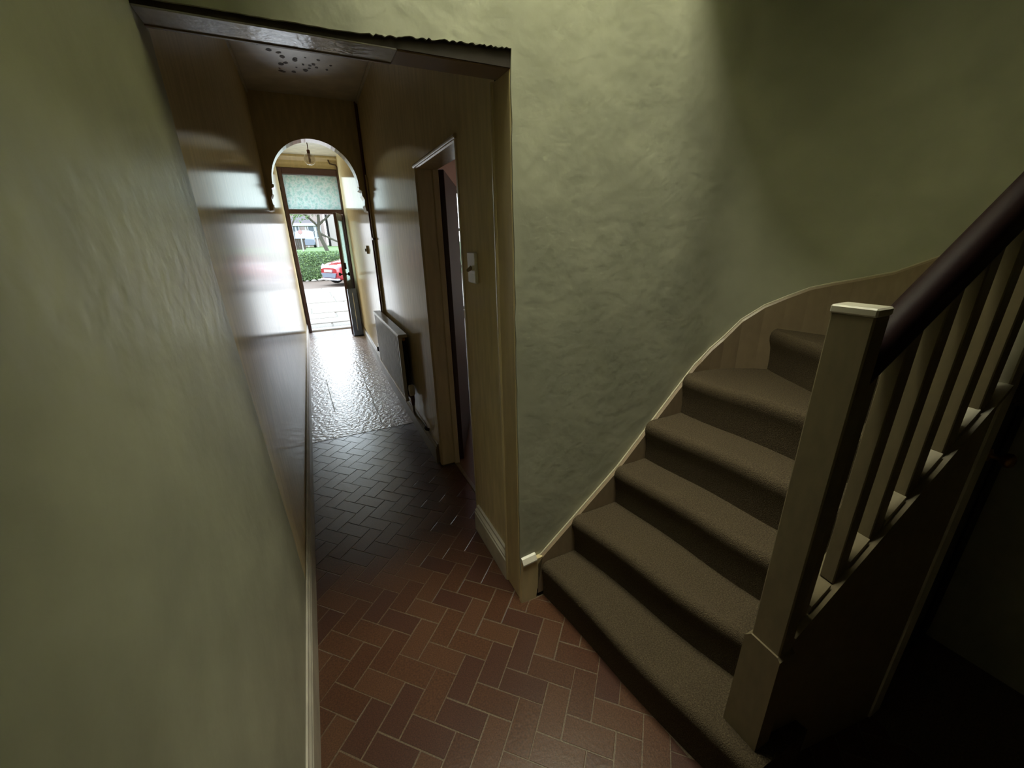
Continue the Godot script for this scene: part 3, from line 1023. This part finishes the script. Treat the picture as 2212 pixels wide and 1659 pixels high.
	obj("knob", kn, M.brass, cd)

# ---------------------------------------------------------------- fittings in the hall
func fittings() -> void:
	var st := new_st()
	# light switch near the opening
	var sw := thing("light_switch", "cream light switch with a toggle beside the side doorway", "switch", Vector3(0.61, 1.398, -1.625))
	box(st, Vector3(-0.014, -0.062, -0.045), Vector3(0.0, 0.062, 0.045), 0.004)
	obj("plate", st, M.plastic, sw)
	st = new_st()
	lathe(st, [Vector2(0.0, 0.0), Vector2(0.011, 0.0), Vector2(0.009, 0.006), Vector2(0.006, 0.022), Vector2(0.0, 0.026)], 12, Transform3D(Basis(Vector3(0, 0, 1), PI / 2 + 0.5), Vector3(-0.012, 0.0, 0.0)))
	obj("toggle", st, M.toggle, sw)
	# a second, far switch and a socket
	sw = thing("light_switch", "small pale light switch beyond the arch near the front door", "switch", Vector3(0.618, 1.437, -5.10))
	st = new_st()
	box(st, Vector3(-0.016, -0.045, -0.04), Vector3(0.004, 0.045, 0.04), 0.004)
	obj("plate", st, M.plastic, sw)
	st = new_st()
	box(st, Vector3(-0.026, -0.02, -0.01), Vector3(-0.014, 0.012, 0.01), 0.003)
	obj("rocker", st, M.brown, sw)
	var so := thing("wall_socket", "small wall socket low down beside the radiator's far end", "socket", Vector3(0.62, 0.272, -5.12))
	st = new_st()
	box(st, Vector3(-0.02, -0.05, -0.07), Vector3(0.004, 0.05, 0.07), 0.004)
	obj("plate", st, M.plastic, so)
	st = new_st()
	box(st, Vector3(-0.045, -0.03, 0.0), Vector3(-0.018, 0.02, 0.05), 0.005)
	obj("plug", st, M.black, so)
	# pendant lamp beyond the arch
	var pn := thing("pendant_lamp", "clear globe lamp hanging on a cord beyond the arch", "lamp", Vector3(0.208, 2.87, -6.2))
	st = new_st()
	tube(st, [Vector3(0, 0, 0), Vector3(0, -0.15, 0), Vector3(0, -0.27, 0)], 0.005, 8)
	obj("cord", st, M.copper, pn)
	st = new_st()
	lathe(st, [Vector2(0.0, -0.05), Vector2(0.018, -0.045), Vector2(0.045, -0.012), Vector2(0.05, 0.0)], 16)
	obj("ceiling_rose", st, M.plastic, pn)
	st = new_st()
	lathe(st, [Vector2(0.012, -0.25), Vector2(0.018, -0.255), Vector2(0.018, -0.32), Vector2(0.011, -0.325), Vector2(0.013, -0.35), Vector2(0.014, -0.39), Vector2(0.0, -0.40)], 14)
	obj("bulb_holder", st, M.copper, pn)
	st = new_st()
	var pf := []
	for i in 17:
		var a := -PI / 2 + PI * 0.94 * i / 16.0
		pf.append(Vector2(0.068 * cos(a), -0.355 + 0.068 * sin(a)))
	lathe(st, pf, 24)
	obj("globe_shade", st, M.globe, pn)
	# bent pipe above the front door frame
	st = new_st()
	tube(st, [Vector3(0.535, 2.86, -8.03), Vector3(0.548, 2.80, -8.03), Vector3(0.562, 2.765, -8.03), Vector3(0.60, 2.755, -8.03), Vector3(0.645, 2.75, -8.03), Vector3(0.665, 2.72, -8.03), Vector3(0.668, 2.64, -8.03), Vector3(0.668, 2.1, -8.03)], 0.012, 10)
	var cb := obj("bent_pipe", st, M.brown)
	tag(cb, "bent dark pipe running across above the front door frame", "pipe")
	# pipes down the right wall to the radiator
	st = new_st()
	tube(st, [Vector3(0.596, 2.69, -4.372), Vector3(0.597, 1.8, -4.375), Vector3(0.597, 0.9, -4.38), Vector3(0.592, 0.60, -4.40)], 0.014, 10)
	var p1 := obj("wall_pipe", st, M.pipe)
	tag(p1, "thick dark red pipe running down the wall beside the arch", "pipe", "")
	st = new_st()
	tube(st, [Vector3(0.598, 2.1, -4.30), Vector3(0.599, 1.5, -4.30), Vector3(0.599, 0.9, -4.30), Vector3(0.594, 0.80, -4.31)], 0.009, 10)
	var p2 := obj("wall_pipe", st, M.jamb)
	tag(p2, "thin painted pipe clipped to the wall next to the dark red pipe", "pipe", "")
	st = new_st()
	box(st, Vector3(0.583, 1.535, -4.39), Vector3(0.612, 1.555, -4.285), 0.003)
	obj("clip", st, M.pipe, p2)
	radiator()

func radiator() -> void:
	var z0 := -4.47
	var z1 := -3.13
	var r := thing("radiator", "long ribbed panel radiator with a white top edge on the right wall", "radiator", Vector3(0.61, 0.29, -3.80))
	var st := new_st()
	# pressed front panel: ribs in plan
	var q := PackedVector2Array()
	var n := 40
	for i in n + 1:
		var z := z0 + (z1 - z0) * i / n + 3.80
		var x := -0.088 if (i % 2 == 0) else -0.076
		q.append(Vector2(x, z))
		if i < n:
			q.append(Vector2(x, z + (z1 - z0) / n * 0.6))
	q.append(Vector2(-0.066, z1 + 3.80))
	q.append(Vector2(-0.066, z0 + 3.80))
	slab(st, q, Vector3(0, 0, 0), Vector3.RIGHT, Vector3.BACK, Vector3(0, 0.535, 0))
	obj("front_panel", st, M.radiator, r)
	st = new_st()
	box(st, Vector3(-0.096, 0.515, z0 + 3.79), Vector3(-0.02, 0.542, z1 + 3.81), 0.006)
	obj("top_edge", st, M.white, r)
	st = new_st()
	box(st, Vector3(-0.092, -0.012, z0 + 3.79), Vector3(-0.062, 0.012, z1 + 3.81), 0.005)
	obj("bottom_edge", st, M.white, r)
	st = new_st()
	box(st, Vector3(-0.045, 0.01, z0 + 3.82), Vector3(-0.028, 0.52, z1 + 3.78), 0.003)
	for k in 24:
		var z := z0 + 3.86 + k * 0.054
		box(st, Vector3(-0.066, 0.03, z), Vector3(-0.045, 0.50, z + 0.004))
	obj("rear_fins", st, M.umber, r)
	st = new_st()
	lathe(st, [Vector2(0.0, 0.0), Vector2(0.012, 0.0), Vector2(0.012, 0.02), Vector2(0.008, 0.028), Vector2(0.0, 0.03)], 12, Transform3D(Basis(Vector3(1, 0, 0), PI / 2), Vector3(-0.055, 0.505, z1 + 3.80)))
	obj("bleed_cap", st, M.brass, r)
	# valve with its pipe
	var v := obj("valve_body", valve_shape(z1), M.copper, r)
	st = new_st()
	lathe(st, [Vector2(0.0, 0.0), Vector2(0.020, 0.0), Vector2(0.024, 0.012), Vector2(0.026, 0.055), Vector2(0.022, 0.082), Vector2(0.0, 0.088)], 16, Transform3D(Basis(), Vector3(-0.045, 0.058, z1 + 3.865)))
	obj("thermostat_head", st, M.plastic, v)
	st = new_st()
	tube(st, [Vector3(-0.045, -0.03, z1 + 3.865), Vector3(-0.045, -0.09, z1 + 3.865), Vector3(-0.04, -0.115, z1 + 3.89), Vector3(-0.028, -0.12, z1 + 3.98), Vector3(-0.024, -0.12, z1 + 4.14)], 0.009, 10)
	obj("supply_pipe", st, M.trim, r)
	st = new_st()
	tube(st, [Vector3(-0.024, -0.12, z1 + 4.14), Vector3(-0.024, -0.12, z1 + 4.17), Vector3(-0.008, -0.122, z1 + 4.18)], 0.012, 10)
	obj("pipe_end", st, M.umber, r)

func valve_shape(z1: float) -> SurfaceTool:
	var st := new_st()
	tube(st, [Vector3(-0.055, 0.03, z1 + 3.79), Vector3(-0.05, 0.03, z1 + 3.83), Vector3(-0.045, 0.03, z1 + 3.865)], 0.012, 10)
	tube(st, [Vector3(-0.045, 0.058, z1 + 3.865), Vector3(-0.045, 0.02, z1 + 3.865), Vector3(-0.045, -0.03, z1 + 3.865)], [0.016, 0.017, 0.011], 10)
	return st

# ---------------------------------------------------------------- red car, parked beyond the paving
func car_body(stations: Array) -> SurfaceTool:
	# each station: [x along the car, half width, sill height, waist height, top height at the middle]
	var st := new_st()
	var rows := []
	for s in stations:
		var x: float = s[0]
		var w: float = s[1]
		var yb: float = s[2]
		var yw: float = s[3]
		var yt: float = s[4]
		var half := [Vector2(0.0, yb), Vector2(w * 0.86, yb), Vector2(w * 0.97, yb + 0.06), Vector2(w, yb + (yw - yb) * 0.45), Vector2(w * 0.985, yw - 0.06), Vector2(w * 0.94, yw), Vector2(w * 0.6, yw + (yt - yw) * 0.75), Vector2(0.0, yt)]
		var row := []
		for p in half:
			row.append(Vector3(x, p.y, p.x))
		for k in range(half.size() - 2, 0, -1):
			row.append(Vector3(x, half[k].y, -half[k].x))
		rows.append(row)
	var c := Vector3(rows[3][0].x, 0.5, 0)
	var g: Vector3 = (rows[4][3] - rows[2][3]).cross(rows[3][4] - rows[3][2])
	loft(st, rows, true, g.dot(rows[3][3] - c) < 0)
	cap(st, rows[0], rows[0][0] - rows[1][0])
	cap(st, rows[-1], rows[-1][0] - rows[-2][0])
	return st

func wheel(parent: Node, at: Vector3, side: float, r := 0.31) -> void:
	var st := new_st()
	var xf := Transform3D(Basis(Vector3(1, 0, 0), PI / 2 * side), at)
	lathe(st, [Vector2(r * 0.6, -0.09), Vector2(r * 0.95, -0.1), Vector2(r, -0.06), Vector2(r, 0.06), Vector2(r * 0.95, 0.1), Vector2(r * 0.62, 0.09), Vector2(r * 0.6, 0.05)], 24, xf)
	var o := obj("wheel", st, M.tyre, parent)
	st = new_st()
	lathe(st, [Vector2(r * 0.62, 0.06), Vector2(r * 0.5, 0.07), Vector2(r * 0.2, 0.085), Vector2(0.0, 0.09)], 18, xf)
	obj("hub_cap", st, M.chrome, o)

func car_red() -> void:
	var c := thing("car", "bright red car parked in front of the hedge, its nose showing past the door", "car", Vector3(0.58, 0.0, -17.55), deg_to_rad(28.0))
	var body := car_body([[0.02, 0.55, 0.30, 0.62, 0.66], [0.10, 0.70, 0.22, 0.72, 0.76], [0.35, 0.80, 0.18, 0.80, 0.86], [0.9, 0.85, 0.17, 0.88, 0.97], [1.4, 0.86, 0.17, 0.92, 1.0], [2.4, 0.86, 0.17, 0.95, 1.0], [3.3, 0.85, 0.18, 0.96, 1.0], [3.75, 0.80, 0.22, 0.94, 0.98], [3.88, 0.70, 0.32, 0.86, 0.9]])
	obj("body", body, M.car, c)
	var cabin := car_body([[1.05, 0.70, 0.90, 0.95, 0.98], [1.55, 0.72, 0.92, 1.25, 1.33], [1.95, 0.70, 0.92, 1.40, 1.47], [2.9, 0.70, 0.92, 1.40, 1.47], [3.4, 0.70, 0.92, 1.25, 1.33], [3.7, 0.68, 0.92, 1.0, 1.02]])
	obj("cabin", cabin, M.car, c)
	var st := new_st()
	for s in [-1.0, 1.0]:
		slab(st, PackedVector2Array([Vector2(1.45, 0.98), Vector2(3.4, 0.98), Vector2(3.1, 1.32), Vector2(1.9, 1.34)]), Vector3(0, 0, 0.69 * s), Vector3.RIGHT, Vector3.UP, Vector3(0, 0, 0.03 * s))
	obj("side_windows", st, M.carglass, c)
	for s in [-1.0, 1.0]:
		st = new_st()
		lathe(st, [Vector2(0.0, -0.03), Vector2(0.13, -0.02), Vector2(0.15, 0.02), Vector2(0.10, 0.06), Vector2(0.0, 0.08)], 16, Transform3D(Basis(Vector3(0, 1, 0), 0.5 * s) * Basis(Vector3(0, 0, 1), PI / 2), Vector3(0.16, 0.66, 0.57 * s)))
		obj("headlamp", st, M.headlamp, c)
		for x in [0.75, 3.1]:
			wheel(c, Vector3(x, 0.31, 0.78 * s), s)
	st = new_st()
	slab(st, PackedVector2Array([Vector2(-0.42, 0.30), Vector2(0.42, 0.30), Vector2(0.52, 0.47), Vector2(-0.52, 0.47)]), Vector3(0.035, 0, 0), Vector3.BACK, Vector3.UP, Vector3(-0.05, 0, 0))
	obj("lower_grille", st, M.vangrey, c)
	st = new_st()
	box(st, Vector3(-0.03, 0.20, -0.6), Vector3(0.10, 0.27, 0.6), 0.02)
	obj("splitter", st, M.headlamp, c)
	st = new_st()
	box(st, Vector3(-0.03, 0.5, -0.26), Vector3(0.02, 0.6, 0.26), 0.005)
	obj("number_plate", st, M.headlamp, c)
	# small grey van far away
	var v := thing("van", "small grey van parked far off behind the lawn", "van", Vector3(-0.05, 1.28, -47.0), deg_to_rad(90.0))
	obj("body", car_body([[0.0, 0.8, 0.25, 0.75, 0.8], [0.1, 0.86, 0.2, 0.9, 0.98], [0.8, 0.9, 0.2, 1.0, 1.1], [1.3, 0.9, 0.2, 1.5, 1.68], [3.6, 0.9, 0.2, 1.6, 1.75], [3.9, 0.86, 0.25, 1.5, 1.6]]), M.vangrey, v)
	st = new_st()
	box(st, Vector3(3.88, 1.0, -0.7), Vector3(3.94, 1.45, 0.7), 0.03)
	obj("rear_window", st, M.carglass, v)
	for s in [-1.0, 1.0]:
		for x in [0.8, 3.1]:
			wheel(v, Vector3(x, 0.31, 0.82 * s), s)

# ---------------------------------------------------------------- hedge, trees, stones, sign
func leaf_quads(st: SurfaceTool, p: Vector3, n: Vector3, size: float) -> void:
	var u := n.cross(Vector3(rng.randf_range(-1, 1), rng.randf_range(-1, 1), rng.randf_range(-1, 1))).normalized()
	var v := n.cross(u).normalized()
	var a := p - u * size
	var b := p + v * size * 0.45 + n * size * 0.2
	var c := p + u * size
	var d := p - v * size * 0.45 + n * size * 0.2
	tri(st, a, b, c, n)
	tri(st, a, c, d, n)

func rdir() -> Vector3:
	var v := Vector3(rng.randfn(), rng.randfn(), rng.randfn())
	return v.normalized() if v.length() > 0.01 else Vector3.UP

func plants() -> void:
	var h := thing("hedge", "clipped green hedge across the far side of the road", "hedge", Vector3(0, 0, -21.2))
	var st := new_st()
	var rows := []
	for i in 60:
		var x := -9.0 + 18.0 * i / 59.0
		var row := []
		for q in [Vector2(-0.42, 0.0), Vector2(-0.48, 0.4), Vector2(-0.46, 0.9), Vector2(-0.3, 1.16), Vector2(0.3, 1.16), Vector2(0.46, 0.9), Vector2(0.48, 0.4), Vector2(0.42, 0.0)]:
			row.append(Vector3(x, q.y + rng.randf_range(-0.05, 0.05) * minf(q.y, 1.0), -q.x + rng.randf_range(-0.06, 0.06)))
		rows.append(row)
	loft(st, rows, false, true)
	obj("branches", st, M.leaf2, h)
	for k in 3:
		st = new_st()
		for i in 4500:
			var x := rng.randf_range(-9, 9) if i % 3 == 0 else rng.randf_range(-2.5, 4.5)
			var t := rng.randf()
			var p: Vector3
			var n: Vector3
			if t < 0.7:
				p = Vector3(x, rng.randf_range(0.02, 1.15), 0.48 + rng.randf_range(-0.04, 0.08))
				n = Vector3(0, 0.3, 1)
			else:
				p = Vector3(x, 1.16 + rng.randf_range(-0.03, 0.07), rng.randf_range(-0.45, 0.48))
				n = Vector3.UP
			leaf_quads(st, p, (n + rdir() * 0.9).normalized(), rng.randf_range(0.03, 0.06))
		var lf := obj("leaves", st, M["leaf%d" % k], h)
		lf.set_meta("kind", "stuff")
	# pale stones along the hedge's foot
	for i in 17:
		st = new_st()
		var r := rng.randf_range(0.05, 0.09)
		var pf := []
		for k in 7:
			var a := -PI / 2 + PI * k / 6.0
			pf.append(Vector2(maxf(0.0, r * cos(a) * rng.randf_range(0.9, 1.1)), r * 0.7 * sin(a) + r * 0.5))
		lathe(st, pf, 9, Transform3D(Basis(Vector3.UP, rng.randf() * 6.0).scaled(Vector3(1.3, 1, 0.9)), Vector3.ZERO))
		var s := obj("stone", st, M.stone)
		s.position = Vector3(-1.6 + 0.27 * i + rng.randf_range(-0.02, 0.02), -0.03, -20.46 + rng.randf_range(-0.02, 0.05))
		tag(s, "pale stone in the row along the foot of the hedge", "stone", "pale stones along the foot of the hedge")
	tree("tree", "leaning tree with a forked trunk standing just behind the hedge", Vector3(1.02, 0.88, -24.0), [Vector3(0, 0, 0), Vector3(-0.18, 0.55, 0), Vector3(-0.32, 1.0, 0), Vector3(-0.36, 1.35, 0), Vector3(-0.28, 1.8, 0), Vector3(-0.2, 2.6, 0)], 0.11, [[Vector3(-0.34, 1.2, 0), Vector3(0.1, 0.95, 0.1), Vector3(0.55, 0.72, 0.2), Vector3(1.1, 0.7, 0.3)], [Vector3(-0.3, 1.6, 0), Vector3(0.2, 2.0, 0.1), Vector3(0.7, 2.5, 0.2)], [Vector3(-0.33, 1.5, 0), Vector3(-0.8, 2.0, 0.2), Vector3(-1.4, 2.4, 0.3)]], Vector3(-0.3, 3.1, 0), Vector3(2.3, 1.35, 1.5), 5200)
	tree("tree", "slender tree with pale foliage standing further back, left of the leaning tree", Vector3(-1.0, 1.15, -38.0), [Vector3(0, 0, 0), Vector3(0.05, 1.2, 0), Vector3(0.0, 2.4, 0), Vector3(0.1, 3.6, 0)], 0.12, [[Vector3(0.03, 1.6, 0), Vector3(0.5, 2.4, 0.1), Vector3(0.9, 3.2, 0.1)], [Vector3(0.0, 2.0, 0), Vector3(-0.5, 2.8, 0.1), Vector3(-0.8, 3.5, 0.1)]], Vector3(0.2, 4.3, 0), Vector3(2.4, 1.8, 1.8), 2600)
	tree("tree", "broad leafy tree on the right behind the lawn", Vector3(6.2, 1.1, -34.0), [Vector3(0, 0, 0), Vector3(0.0, 1.5, 0), Vector3(0.1, 3.0, 0)], 0.2, [[Vector3(0, 1.6, 0), Vector3(-0.9, 2.4, 0), Vector3(-1.8, 3.0, 0)], [Vector3(0, 1.8, 0), Vector3(0.9, 2.6, 0), Vector3(1.6, 3.3, 0)]], Vector3(0, 4.2, 0), Vector3(3.4, 2.4, 2.4), 3000)
	# sign post in front of the far wall
	var sg := thing("sign_post", "white post with a small round sign on the lawn", "sign", Vector3(-0.25, 1.05, -30.0))
	st = new_st()
	tube(st, [Vector3(0, -0.1, 0), Vector3(0, 0.8, 0), Vector3(0, 1.35, 0)], 0.03, 8)
	obj("post", st, M.sash, sg)
	st = new_st()
	lathe(st, [Vector2(0.0, 0.0), Vector2(0.13, 0.0), Vector2(0.13, 0.02), Vector2(0.0, 0.02)], 20, Transform3D(Basis(Vector3(1, 0, 0), PI / 2), Vector3(0, 1.25, 0.03)))
	obj("disc", st, M.porch, sg)

func tree(called: String, label: String, at: Vector3, trunk: Array, r: float, limbs: Array, mid: Vector3, ext: Vector3, count: int) -> void:
	var t := thing(called, label, "tree", at)
	var st := new_st()
	var rad := []
	for i in trunk.size():
		rad.append(r * (1.0 - 0.55 * i / trunk.size()))
	tube(st, trunk, rad, 10)
	obj("trunk", st, M.bark, t)
	for l in limbs:
		st = new_st()
		var rr := []
		for i in l.size():
			rr.append(r * 0.55 * (1.0 - 0.65 * i / l.size()))
		tube(st, l, rr, 8)
		obj("branch", st, M.bark, t)
	for k in 2:
		st = new_st()
		var clumps := []
		for i in 26:
			var d := rdir()
			clumps.append(mid + Vector3(d.x * ext.x, d.y * ext.y, d.z * ext.z) * rng.randf_range(0.35, 1.0))
		for i in count:
			var c: Vector3 = clumps[rng.randi() % clumps.size()]
			var p := c + rdir() * rng.randf_range(0.05, 0.6)
			leaf_quads(st, p, rdir(), rng.randf_range(0.05, 0.10))
		var lf := obj("foliage", st, M["leaf%d" % k], t)
		lf.set_meta("kind", "stuff")

# ---------------------------------------------------------------- far houses
func house(called: String, label: String, at: Vector3, w: float, hgt: float, m: Material, bays: int) -> void:
	var h := thing(called, label, "house", at)
	var st := new_st()
	box(st, Vector3(0, 0, -7), Vector3(w, hgt, 0))
	obj("wall", st, m, h)
	st = new_st()
	slab(st, PackedVector2Array([Vector2(-7.3, hgt), Vector2(0.4, hgt), Vector2(-3.4, hgt + 3.0)]), Vector3(-0.2, 0, 0), Vector3.BACK, Vector3.UP, Vector3(w + 0.4, 0, 0))
	var rf := obj("roof", st, M.roof, h)
	st = new_st()
	box(st, Vector3(w * 0.75, hgt + 1.2, -3.8), Vector3(w * 0.75 + 0.9, hgt + 4.0, -3.0), 0.05)
	obj("chimney", st, M.houseB, rf)
	for i in bays:
		var x := w * (i + 0.5) / bays
		for f in 2:
			var y := 1.0 + 2.9 * f
			st = new_st()
			for q in [[-0.75, y, -0.63, y + 1.5], [0.63, y, 0.75, y + 1.5], [-0.63, y, 0.63, y + 0.12], [-0.63, y + 1.38, 0.63, y + 1.5], [-0.05, y + 0.12, 0.05, y + 1.38], [-0.63, y + 0.7, 0.63, y + 0.78]]:
				box(st, Vector3(x + q[0], q[1], 0.0), Vector3(x + q[2], q[3], 0.12))
			var o := obj("window", st, M.sash, h)
			st = new_st()
			box(st, Vector3(x - 0.63, y + 0.12, 0.005), Vector3(x + 0.63, y + 1.38, 0.04))
			obj("pane", st, M.winglass, o)

func houses() -> void:
	house("house", "pale terraced house far behind the lawn, left of the porch", Vector3(-14.0, 1.3, -58.0), 11.0, 6.2, M.houseA, 3)
	house("house", "pinkish house far behind the white porch", Vector3(-2.4, 1.3, -57.6), 4.7, 6.0, M.houseB, 2)
	house("house", "cream house far behind the lawn, right of the leaning tree", Vector3(2.8, 1.3, -58.0), 12.0, 6.4, M.houseA, 3)
	# white open porch in front of the middle house
	var p := thing("porch", "white wooden porch in front of the pinkish house", "porch", Vector3(-1.9, 1.25, -54.0))
	var st := new_st()
	for x in [0.0, 1.0, 2.0, 3.0]:
		st = new_st()
		box(st, Vector3(x, 0, 0), Vector3(x + 0.16, 2.3, 0.16), 0.02)
		obj("post", st, M.sash, p)
	st = new_st()
	box(st, Vector3(-0.2, 2.3, -1.2), Vector3(3.4, 2.6, 0.35), 0.03)
	obj("beam", st, M.sash, p)
	st = new_st()
	slab(st, PackedVector2Array([Vector2(-0.3, 2.6), Vector2(3.5, 2.6), Vector2(1.6, 3.6)]), Vector3(0, 0, -1.2), Vector3.RIGHT, Vector3.UP, Vector3(0, 0, 1.5))
	obj("gable_roof", st, M.roof, p)
	# low brown wall on the left of the lawn
	var f := thing("fence", "low brown fence on the left edge of the lawn", "fence", Vector3(-3.4, 1.1, -40.0))
	for i in 22:
		st = new_st()
		box(st, Vector3(0.15 * i, 0, 0), Vector3(0.15 * i + 0.14, 0.92 + rng.randf_range(-0.01, 0.01), 0.025), 0.006)
		obj("board", st, M.fence, f)
	st = new_st()
	box(st, Vector3(-0.03, 0.86, 0.02), Vector3(3.35, 0.95, 0.06), 0.008)
	obj("rail", st, M.fence, f)
